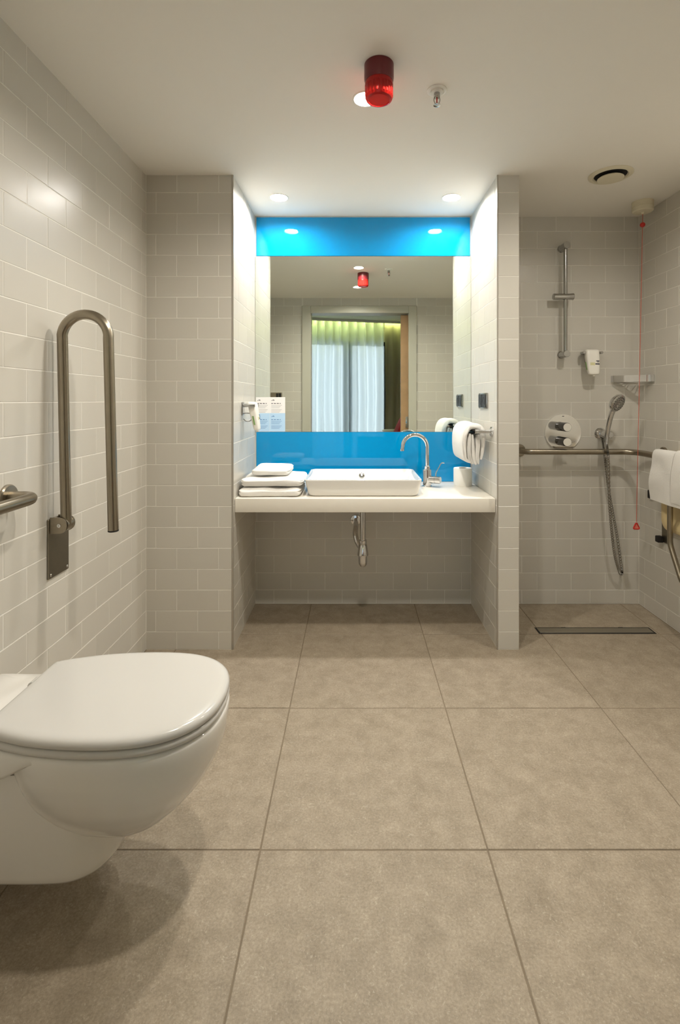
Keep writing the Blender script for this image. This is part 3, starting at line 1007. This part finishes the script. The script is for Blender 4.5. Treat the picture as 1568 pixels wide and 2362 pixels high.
vx_, vz_, vr = 1.2246, 1.0055, 0.1065
t = thing('shower_valve', 'round chrome shower valve plate with two knobs', 'shower valve', (vx_, YB, vz_))
a0 = math.asin(0.0915 / vr)
ring = [(vr * math.cos(a), vr * math.sin(a)) for a in [-a0 + (PI + 2 * a0) * k / 48 for k in range(49)]]
b = MB()
b.loft([[(vx_ + x * s, y, vz_ + z * s) for x, z in ring] for s, y in ((1.0, YB), (1.0, YB - 0.006), (0.985, YB - 0.009))])
pl = b.build('plate', 'plate', t)
b = MB(); b.box(vx_ - 0.006, vx_ + 0.006, YB - 0.0094, YB - 0.0088, vz_ + 0.092, vz_ + 0.0955); b.build('maker_mark', 'inkdark', pl)
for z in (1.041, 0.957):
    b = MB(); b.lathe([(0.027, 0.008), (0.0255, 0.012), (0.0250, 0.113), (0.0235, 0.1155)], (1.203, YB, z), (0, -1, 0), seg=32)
    kn = b.build('knob', 'chrome_dark_refl', t)
    b = MB(); b.lathe([(0.0225, 0.1154), (0.0225, 0.1168), (0.001, 0.1168)], (1.203, YB, z), (0, -1, 0), seg=28); b.build('knob_cap', 'white', kn)
    if z < 1:
        b = MB(); b.tube([(1.225, 2.795, z - 0.001), (1.252, 2.790, z + 0.004)], 0.0045, 10); b.build('lug', 'chrome', kn)

hx, hz = 1.445, 0.998
t = thing('hand_shower', 'chrome hand shower on its wall holder with a steel hose', 'hand shower', (hx, YB, hz))
b = MB(); b.lathe([(0.034, 0), (0.034, 0.004), (0.028, 0.012), (0.020, 0.018), (0.019, 0.03)], (hx, YB, hz), (0, -1, 0), seg=32); b.build('wall_rosette', 'chrome', t)
b = MB(); b.lathe([(0.017, 0.02), (0.018, 0.06), (0.020, 0.085), (0.019, 0.115), (0.016, 0.118)], (hx, YB, hz), (0, -1, 0), seg=24); b.build('holder', 'chrome', t)
HP = [(1.425, 2.782, 0.955), (1.427, 2.778, 1.00), (1.430, 2.762, 1.06), (1.432, 2.742, 1.110), (1.438, 2.722, 1.150), (1.446, 2.712, 1.172)]
hp = catmull(HP, 6)
b = MB(); b.tube(hp, [0.0115 + 0.004 * i / len(hp) for i in range(len(hp))], 18)
hdl = b.build('handle', 'chrome', t)
b = MB()
fd = Vector((0.42, -0.80, -0.42)).normalized()
hc = Vector((1.448, 2.712, 1.178))
b.lathe([(0.010, -0.030), (0.030, -0.024), (0.048, -0.010), (0.0525, 0.002), (0.052, 0.008), (0.048, 0.011)], hc, fd, seg=36)
head = b.build('shower_head', 'chrome', t)
b = MB(); b.lathe([(0.047, 0.0108), (0.045, 0.013), (0.02, 0.0145), (0.001, 0.0145)], hc, fd, seg=36); b.build('spray_face', 'satin', head)
hu = fd.cross(Vector((0, 0, 1))).normalized(); hv = fd.cross(hu)
b = MB()
for rr, nn in ((0.012, 6), (0.024, 12), (0.037, 18)):
    for k in range(nn):
        q = hc + hu * rr * math.cos(2 * PI * k / nn) + hv * rr * math.sin(2 * PI * k / nn)
        b.lathe([(0.0022, 0.012), (0.0017, 0.0165)], q, fd, seg=8)
nz_ = b.build('nozzles', 'rubber', head)
nz_['kind'] = 'stuff'
HO = [(1.425, 2.782, 0.96), (1.427, 2.771, 0.91), (1.430, 2.770, 0.858), (1.444, 2.786, 0.637), (1.462, 2.797, 0.464), (1.488, 2.812, 0.312),
      (1.527, 2.838, 0.212), (1.543, 2.846, 0.190), (1.553, 2.855, 0.197), (1.553, 2.860, 0.225), (1.530, 2.862, 0.397), (1.502, 2.862, 0.548), (1.477, 2.862, 0.698),
      (1.460, 2.862, 0.849), (1.450, 2.864, 0.93), (1.447, 2.868, 0.975)]
ho = catmull(HO, 22)
b = MB(); b.tube(ho, [0.0082 if i % 2 else 0.0058 for i in range(len(ho))], 12); b.build('hose', 'hose', t, angle=20)
b = MB(); b.lathe([(0.0095, -0.03), (0.0115, 0.0), (0.0115, 0.018)], (1.4255, 2.782, 0.958), (0.02, 0, 1), seg=18); b.build('hose_nut', 'chrome', t)

# corner shelf
t = thing('corner_shelf', 'chrome wire shelf in the shower corner', 'shelf', (1.60, 2.82, 1.315))
cz = 1.3165
b = MB()
pth = fillet([(1.510, YB - 0.001, cz), (1.512, 2.868, cz), (1.648, 2.744, cz), (XR - 0.001, 2.738, cz)], 0.012, 5)
lps = []
for i, p in enumerate(pth):
    tg = (pth[min(i + 1, len(pth) - 1)] - pth[max(i - 1, 0)]).normalized()
    nm = Vector((tg.y, -tg.x, 0)) * 0.0025
    lps.append([p - nm - Vector((0, 0, 0.019)), p + nm - Vector((0, 0, 0.019)), p + nm + Vector((0, 0, 0.019)), p - nm + Vector((0, 0, 0.019))])
b.loft(lps)
b.build('front_band', 'chrome', t)
for k in range(7):
    f = (k + 0.5) / 7
    a = Vector((1.512 + (1.648 - 1.512) * f, 2.868 + (2.744 - 2.868) * f, cz - 0.014))
    c = Vector((1.530 + 0.130 * f, YB - 0.004, cz - 0.014)) if f < 0.5 else Vector((XR - 0.004, 2.885 - 0.130 * (f - 0.5) * 2, cz - 0.014))
    c = Vector((1.655, 2.878, cz - 0.014)) * 0.55 + c * 0.45
    b = MB(); b.tube([a, c], 0.002, 8); b.build('wire', 'satin', t)
b = MB(); b.tube([(1.545, YB - 0.004, cz - 0.014), (1.655, 2.878, cz - 0.0145), (XR - 0.004, 2.770, cz - 0.014)], 0.003, 8); b.build('rear_wire', 'satin', t)

# grab rail round the shower corner
t = thing('grab_rail', 'long bent steel grab rail around the shower corner', 'grab rail', (1.60, 2.80, 0.90))
b = MB()
b.tube(fillet([(0.970, YB - 0.002, 0.900), (0.970, 2.803, 0.900), (1.592, 2.803, 0.900), (1.597, 1.60, 0.900), (XR - 0.002, 1.60, 0.900)], 0.075, 10), 0.0165, 20)
b.build('tube', 'steel', t)
for p, a in (((0.970, YB, 0.90), (0, -1, 0)), ((XR, 1.60, 0.90), (-1, 0, 0)), ((XR, 2.655, 0.905), (-1, 0, 0))):
    b = MB(); b.lathe([(0.036, 0), (0.036, 0.007), (0.033, 0.010), (0.017, 0.011)], p, a, seg=32); b.build('flange', 'steel', t)
b = MB(); b.tube(fillet([(XR - 0.005, 2.655, 0.905), (1.630, 2.655, 0.905), (1.598, 2.655, 0.897)], 0.02, 5), 0.012, 14); b.build('support_arm', 'steel', t)

# hand towel over the rail
b = MB()
sheet(b, [(1.562, 0.672), (1.563, 0.76), (1.570, 0.85), (1.579, 0.912), (1.596, 0.930), (1.614, 0.915), (1.620, 0.85), (1.622, 0.72)], 2.335, 2.600, 0.012, 5.0, amp=0.008, ny=20)
sheet(b, [(1.557, 0.690), (1.556, 0.78), (1.563, 0.87), (1.577, 0.925), (1.597, 0.940), (1.614, 0.925)], 2.300, 2.420, 0.010, 6.5, amp=0.006)
tag(b.build('hand_towel', 'towel', org=(1.597, 2.45, 0.67), angle=80), 'white towel draped over the bent rail above the beige shower seat', 'towel', 'hanging towels')

# folding shower seat
t = thing('shower_chair', 'beige folding shower seat on a steel frame against the right wall', 'shower chair', (XR, 2.27, 0.45))
b = MB()
b.loft([rrect(0, 0, *s) for s in ((0.25, 0.19, 0.045, 0.0), (0.262, 0.200, 0.05, 0.008), (0.262, 0.200, 0.05, 0.026), (0.25, 0.19, 0.045, 0.034), (0.225, 0.165, 0.04, 0.030), (0.205, 0.145, 0.05, 0.012))])
bmesh.ops.transform(b.bm, matrix=Matrix.Translation((1.660, 2.357, 0.715)) @ Matrix(((0, 0, -1, 0), (1, 0, 0, 0), (0, 1, 0, 0), (0, 0, 0, 1))), verts=b.bm.verts)
b.build('seat', 'beige', t, angle=50)
b = MB()
b.tube(fillet([(1.592, 2.482, 0.82), (1.592, 2.482, 0.47), (1.592, 2.38, 0.29), (1.592, 2.16, 0.29), (1.592, 2.06, 0.47), (1.592, 2.06, 0.82)], 0.09, 8), 0.013, 16)
b.build('leg_frame', 'steel', t)
for y in (2.622, 2.08):
    b = MB(); b.box(XR - 0.0105, XR - 0.001, y - 0.040, y + 0.040, 0.43, 0.69, 0.003, 1); br = b.build('wall_bracket', 'steel_dark', t)
    b = MB(); b.box(XR - 0.040, XR - 0.009, y + 0.022, y + 0.052, 0.428, 0.462, 0.005, 2); b.build('rubber_foot', 'rubber', br)
b = MB(); b.box(XR - 0.022, XR - 0.0005, 2.742, 2.772, 0.644, 0.690, 0.003, 1)
tag(b.build('wall_buffer', 'rubber', org=(XR, 2.757, 0.644)), 'small black rubber buffer on the right wall behind the hanging towel', 'buffer')

# linear floor drain
t = thing('floor_drain', 'long narrow steel drain set in the shower floor', 'drain', (1.248, 2.553, 0))
b = MB()
b.box(0.948, 1.548, 2.519, 2.588, -0.001, 0.0012)
b.build('slot', 'dark', t)
b = MB(); b.box(0.957, 1.539, 2.5285, 2.5785, -0.001, 0.0030, 0.0008, 1); b.build('cover', 'drain', t)
for x in (1.10, 1.40):
    b = MB(); b.box(x - 0.012, x + 0.012, 2.580, 2.590, 0, 0.0016); b.build('lift_notch', 'dark', t)

# ------------------------------------------------------------------ left wall: rails
t = thing('fold_up_rail', 'U-shaped steel fold-up grab rail standing raised on the left wall', 'grab rail', (XL, 1.65, 0.80))
b = MB(); b.box(XL, XL + 0.006, 1.594, 1.709, 0.610, 0.806, 0.002, 1)
wp = b.build('wall_plate', 'steel_dark', t)
for y in (1.606, 1.697):
    for z in (0.622,):
        b = MB(); b.lathe([(0.005, 0.006), (0.005, 0.0075), (0.003, 0.009)], (XL, y, z), (1, 0, 0), seg=12); b.build('screw', 'chrome', wp)
b = MB()
lp = []
for k in range(17):
    a = -PI / 2 + PI * k / 16
    lp.append((0.034 + 0.024 * math.cos(a), 0.026 * math.sin(a)))
lp = [(0.0, -0.026)] + lp + [(0.0, 0.026)]
b.loft([[(XL + 0.006 + x * 0.95, y, 0.785 + z) for x, z in lp] for y in (1.600, 1.604)])
b.build('hinge_cheek', 'steel', t)
b = MB()
b.loft([[(XL + 0.006 + x * 0.95, y, 0.785 + z) for x, z in lp] for y in (1.646, 1.650)])
b.build('hinge_cheek', 'steel', t)
b = MB(); b.lathe([(0.0235, -0.001), (0.0235, 0.004), (0.0225, 0.005), (0.0225, 0.032), (0.0235, 0.033), (0.0235, 0.036), (0.020, 0.037)], (XL + 0.040, 1.606, 0.785), (0, 1, 0), seg=28); b.build('hinge_barrel', 'steel', t)
b = MB(); b.lathe([(0.006, 0), (0.006, 0.003), (0.003, 0.003), (0.003, 0.001)], (XL + 0.037, 1.600, 0.785), (0, -1, 0), seg=14); b.build('hinge_bolt', 'chrome', t)
up = [(-0.9440, 1.622, 0.785), (-0.9555, 1.620, 1.395)]
path = [Vector(up[0]), Vector(up[1])]
R_ = 0.0765
ctr = Vector((-0.9555 + R_, 1.618, 1.397))
for k in range(1, 24):
    a = PI - PI * k / 24
    path.append(ctr + Vector((R_ * math.cos(a), 0, R_ * math.sin(a))))
path += [Vector((-0.9555 + 2 * R_, 1.616, 1.395)), Vector((-0.7815, 1.606, 0.770))]
b = MB(); b.tube(path, 0.0162, 24)
tb = b.build('tube', 'steel', t)
b = MB(); b.lathe([(0.0165, 0), (0.0165, 0.004), (0.015, 0.005)], (-0.7815, 1.606, 0.770), (0.02, 0, -1), seg=24); b.build('end_cap', 'rubber', tb)

t = thing('grab_rail', 'short horizontal steel grab rail on the left wall above the toilet', 'grab rail', (XL, 1.20, 0.91))
b = MB(); b.tube(fillet([(XL + 0.004, 1.412, 0.915), (-0.905, 1.412, 0.915), (-0.905, 0.95, 0.915), (XL + 0.004, 0.95, 0.915)], 0.04, 8), 0.0165, 20); b.build('tube', 'steel', t)
for y in (1.412, 0.95):
    b = MB(); b.lathe([(0.036, 0), (0.036, 0.006), (0.033, 0.010), (0.0175, 0.011)], (XL, y, 0.915), (1, 0, 0), seg=32); b.build('flange', 'steel', t)

# switch plate beside the doorway (only seen in the mirror)
t = thing('switch_plate', 'metal switch plate on the doorway wall, seen in the mirror above the notice', 'switch', (-0.81, YR, 1.235))
b = MB(); b.box(-0.868, -0.752, YR, YR + 0.010, 1.195, 1.275, 0.003, 1); b.build('frame', 'steel', t)
for x in (-0.800, -0.772):
    b = MB(); b.box(x - 0.012, x + 0.012, YR + 0.009, YR + 0.014, 1.203, 1.267, 0.002, 1); b.build('rocker', 'black', t)

# ------------------------------------------------------------------ toilet
TY = 1.226
t = thing('toilet', 'white wall-hung toilet with its lid closed on the left wall', 'toilet', (XL, TY, 0.11))


def outline(half, n=6):
    h = catmull([Vector((x, y, 0)) for x, y in half], n)
    pts = [(p.x, p.y) for p in h]
    return pts + [(x, -y) for x, y in reversed(pts[1:-1])]


def ring(pts, z, grow=0.0, cx=-0.57):
    out = []
    n = len(pts)
    for i, (x, y) in enumerate(pts):
        a, c = pts[i - 1], pts[(i + 1) % n]
        tx, ty = c[0] - a[0], c[1] - a[1]
        l = math.hypot(tx, ty) or 1
        out.append((x + (ty / l) * grow * SGN, TY + y - (tx / l) * grow * SGN, z))
    return out


SGN = -1
lid_half = [(-0.825, 0.0), (-0.825, 0.07), (-0.8245, 0.125), (-0.816, 0.139), (-0.78, 0.155), (-0.70, 0.177), (-0.61, 0.188), (-0.52, 0.189),
            (-0.445, 0.178), (-0.385, 0.151), (-0.343, 0.108), (-0.322, 0.056), (-0.316, 0.0)]
LID = outline(lid_half)


def shrink(pts, s, cx=-0.57):
    return [(cx + (x - cx) * s, y * s) for x, y in pts]


def solid(pts, zs, m, name, dome=0.0):
    """zs: list of (z, grow); top closes through shrinking loops"""
    b = MB()
    loops = [ring(pts, z, g) for z, g in zs]
    zt, gt = zs[-1]
    last = [(x, y - TY) for x, y, z in loops[-1]]
    for s in (0.9, 0.7, 0.4, 0.15, 0.02):
        loops.append([(x, TY + y, zt + dome * (1 - s * s)) for x, y in shrink(last, s)])
    b.loft(loops)
    return b.build(name, m, t, angle=60)


solid(LID, [(0.4535, -0.010), (0.4535, -0.002), (0.456, 0.0), (0.4625, 0.0005), (0.468, -0.0015), (0.472, -0.006), (0.4742, -0.013), (0.4752, -0.024)], 'seat', 'lid', 0.002)
solid(LID, [(0.4335, -0.014), (0.4335, -0.004), (0.436, -0.001), (0.4425, 0.0005), (0.4485, -0.0015), (0.4505, -0.005), (0.4512, -0.012)], 'seat', 'seat')

rim_half = [(XL, 0.0), (XL, 0.09), (XL, 0.150), (-0.960, 0.160), (-0.90, 0.158), (-0.82, 0.160), (-0.72, 0.174), (-0.61, 0.186), (-0.52, 0.1875),
            (-0.445, 0.177), (-0.385, 0.150), (-0.343, 0.108), (-0.321, 0.056), (-0.3145, 0.0)]


def blend(z):
    """half outline of the bowl at height z: the rim sinks into an egg"""
    Zs = [0.431, 0.40, 0.36, 0.325, 0.284, 0.245, 0.215, 0.19, 0.172, 0.160]
    Tip = [-0.3145, -0.316, -0.322, -0.335, -0.358, -0.392, -0.425, -0.465, -0.505, -0.55]
    Wd = [0.1875, 0.187, 0.182, 0.174, 0.160, 0.141, 0.121, 0.096, 0.066, 0.028]
    Bk = [-0.80, -0.80, -0.79, -0.78, -0.765, -0.745, -0.725, -0.70, -0.675, -0.64]
    for i in range(len(Zs) - 1):
        if Zs[i] >= z >= Zs[i + 1]:
            f = (Zs[i] - z) / (Zs[i] - Zs[i + 1])
            return [a[i] + (a[i + 1] - a[i]) * f for a in (Tip, Wd, Bk)]
    return Tip[-1], Wd[-1], Bk[-1]


def rim_floor(x):
    """underside of the rim: a ledge at the wall that melts into the bowl"""
    f = max(0.0, min(1.0, (x + 0.79) / 0.12))
    return 0.362 + 0.05 * f * f * (3 - 2 * f)


b = MB()
RIM = outline(rim_half)
rl = []
for k, g in ((0.0, -0.030), (0.0, -0.014), (0.06, -0.006), (0.2, -0.003), (0.8, -0.003), (0.93, -0.006), (1.0, -0.013)):
    rl.append([(max(x, XL), y, rim_floor(x) + (0.4308 - rim_floor(x)) * k) for x, y, z in ring(RIM, 0, g)])
last = [(x, y - TY) for x, y, z in rl[-1]]
for s in (0.8, 0.4, 0.1):
    rl.append([(max(x, XL), TY + y, 0.4312) for x, y in shrink(last, s, -0.60)])
b.loft(rl)
egg_half = [(-0.800, 0.0), (-0.797, 0.06), (-0.782, 0.110), (-0.742, 0.152), (-0.68, 0.177), (-0.61, 0.1865), (-0.52, 0.1880),
            (-0.445, 0.1775), (-0.385, 0.1505), (-0.343, 0.108), (-0.321, 0.056), (-0.3140, 0.0)]
EGG = outline(egg_half)
loops = [ring(EGG, 0.4316, -0.013), ring(EGG, 0.4300, -0.006), ring(EGG, 0.4265, -0.0018)]
for k in range(25):
    z = 0.421 + (0.1602 - 0.421) * k / 24
    tip, wd, bk = blend(z)
    xs = -0.55
    loops.append([(xs + (x - xs) * ((tip - xs) / (-0.3145 - xs) if x > xs else (bk - xs) / (-0.80 - xs)), TY + y * wd / 0.1875, z)
                  for x, y in EGG])
b.loft(loops)
b.build('bowl', 'ceramic', t, angle=60)
# pedestal shroud
b = MB()
ped_half = [(XL, 0.0), (XL, 0.08), (XL, 0.126), (-0.95, 0.130), (-0.80, 0.1315), (-0.69, 0.131), (-0.630, 0.124), (-0.588, 0.098), (-0.566, 0.056), (-0.559, 0.0)]
PED = outline(ped_half)
pl = [ring(PED, z, g) for z, g in ((0.108, -0.024), (0.1085, -0.012), (0.112, -0.005), (0.119, -0.0012), (0.130, 0.0), (0.20, 0.002), (0.30, 0.005), (0.365, 0.008))]
pl = [[(max(x, XL), y, z) for x, y, z in lp] for lp in pl]
b.loft(pl)
b.build('pedestal', 'ceramic', t, angle=60)
for s in (-1, 1):
    b = MB(); b.lathe([(0.012, 0), (0.012, 0.030)], (-0.838, TY + s * 0.075 - 0.015, 0.4445), (0, 1, 0), seg=16); b.build('hinge', 'seat', t)

for o in bpy.data.objects:
    if '_org' in o:
        del o['_org']
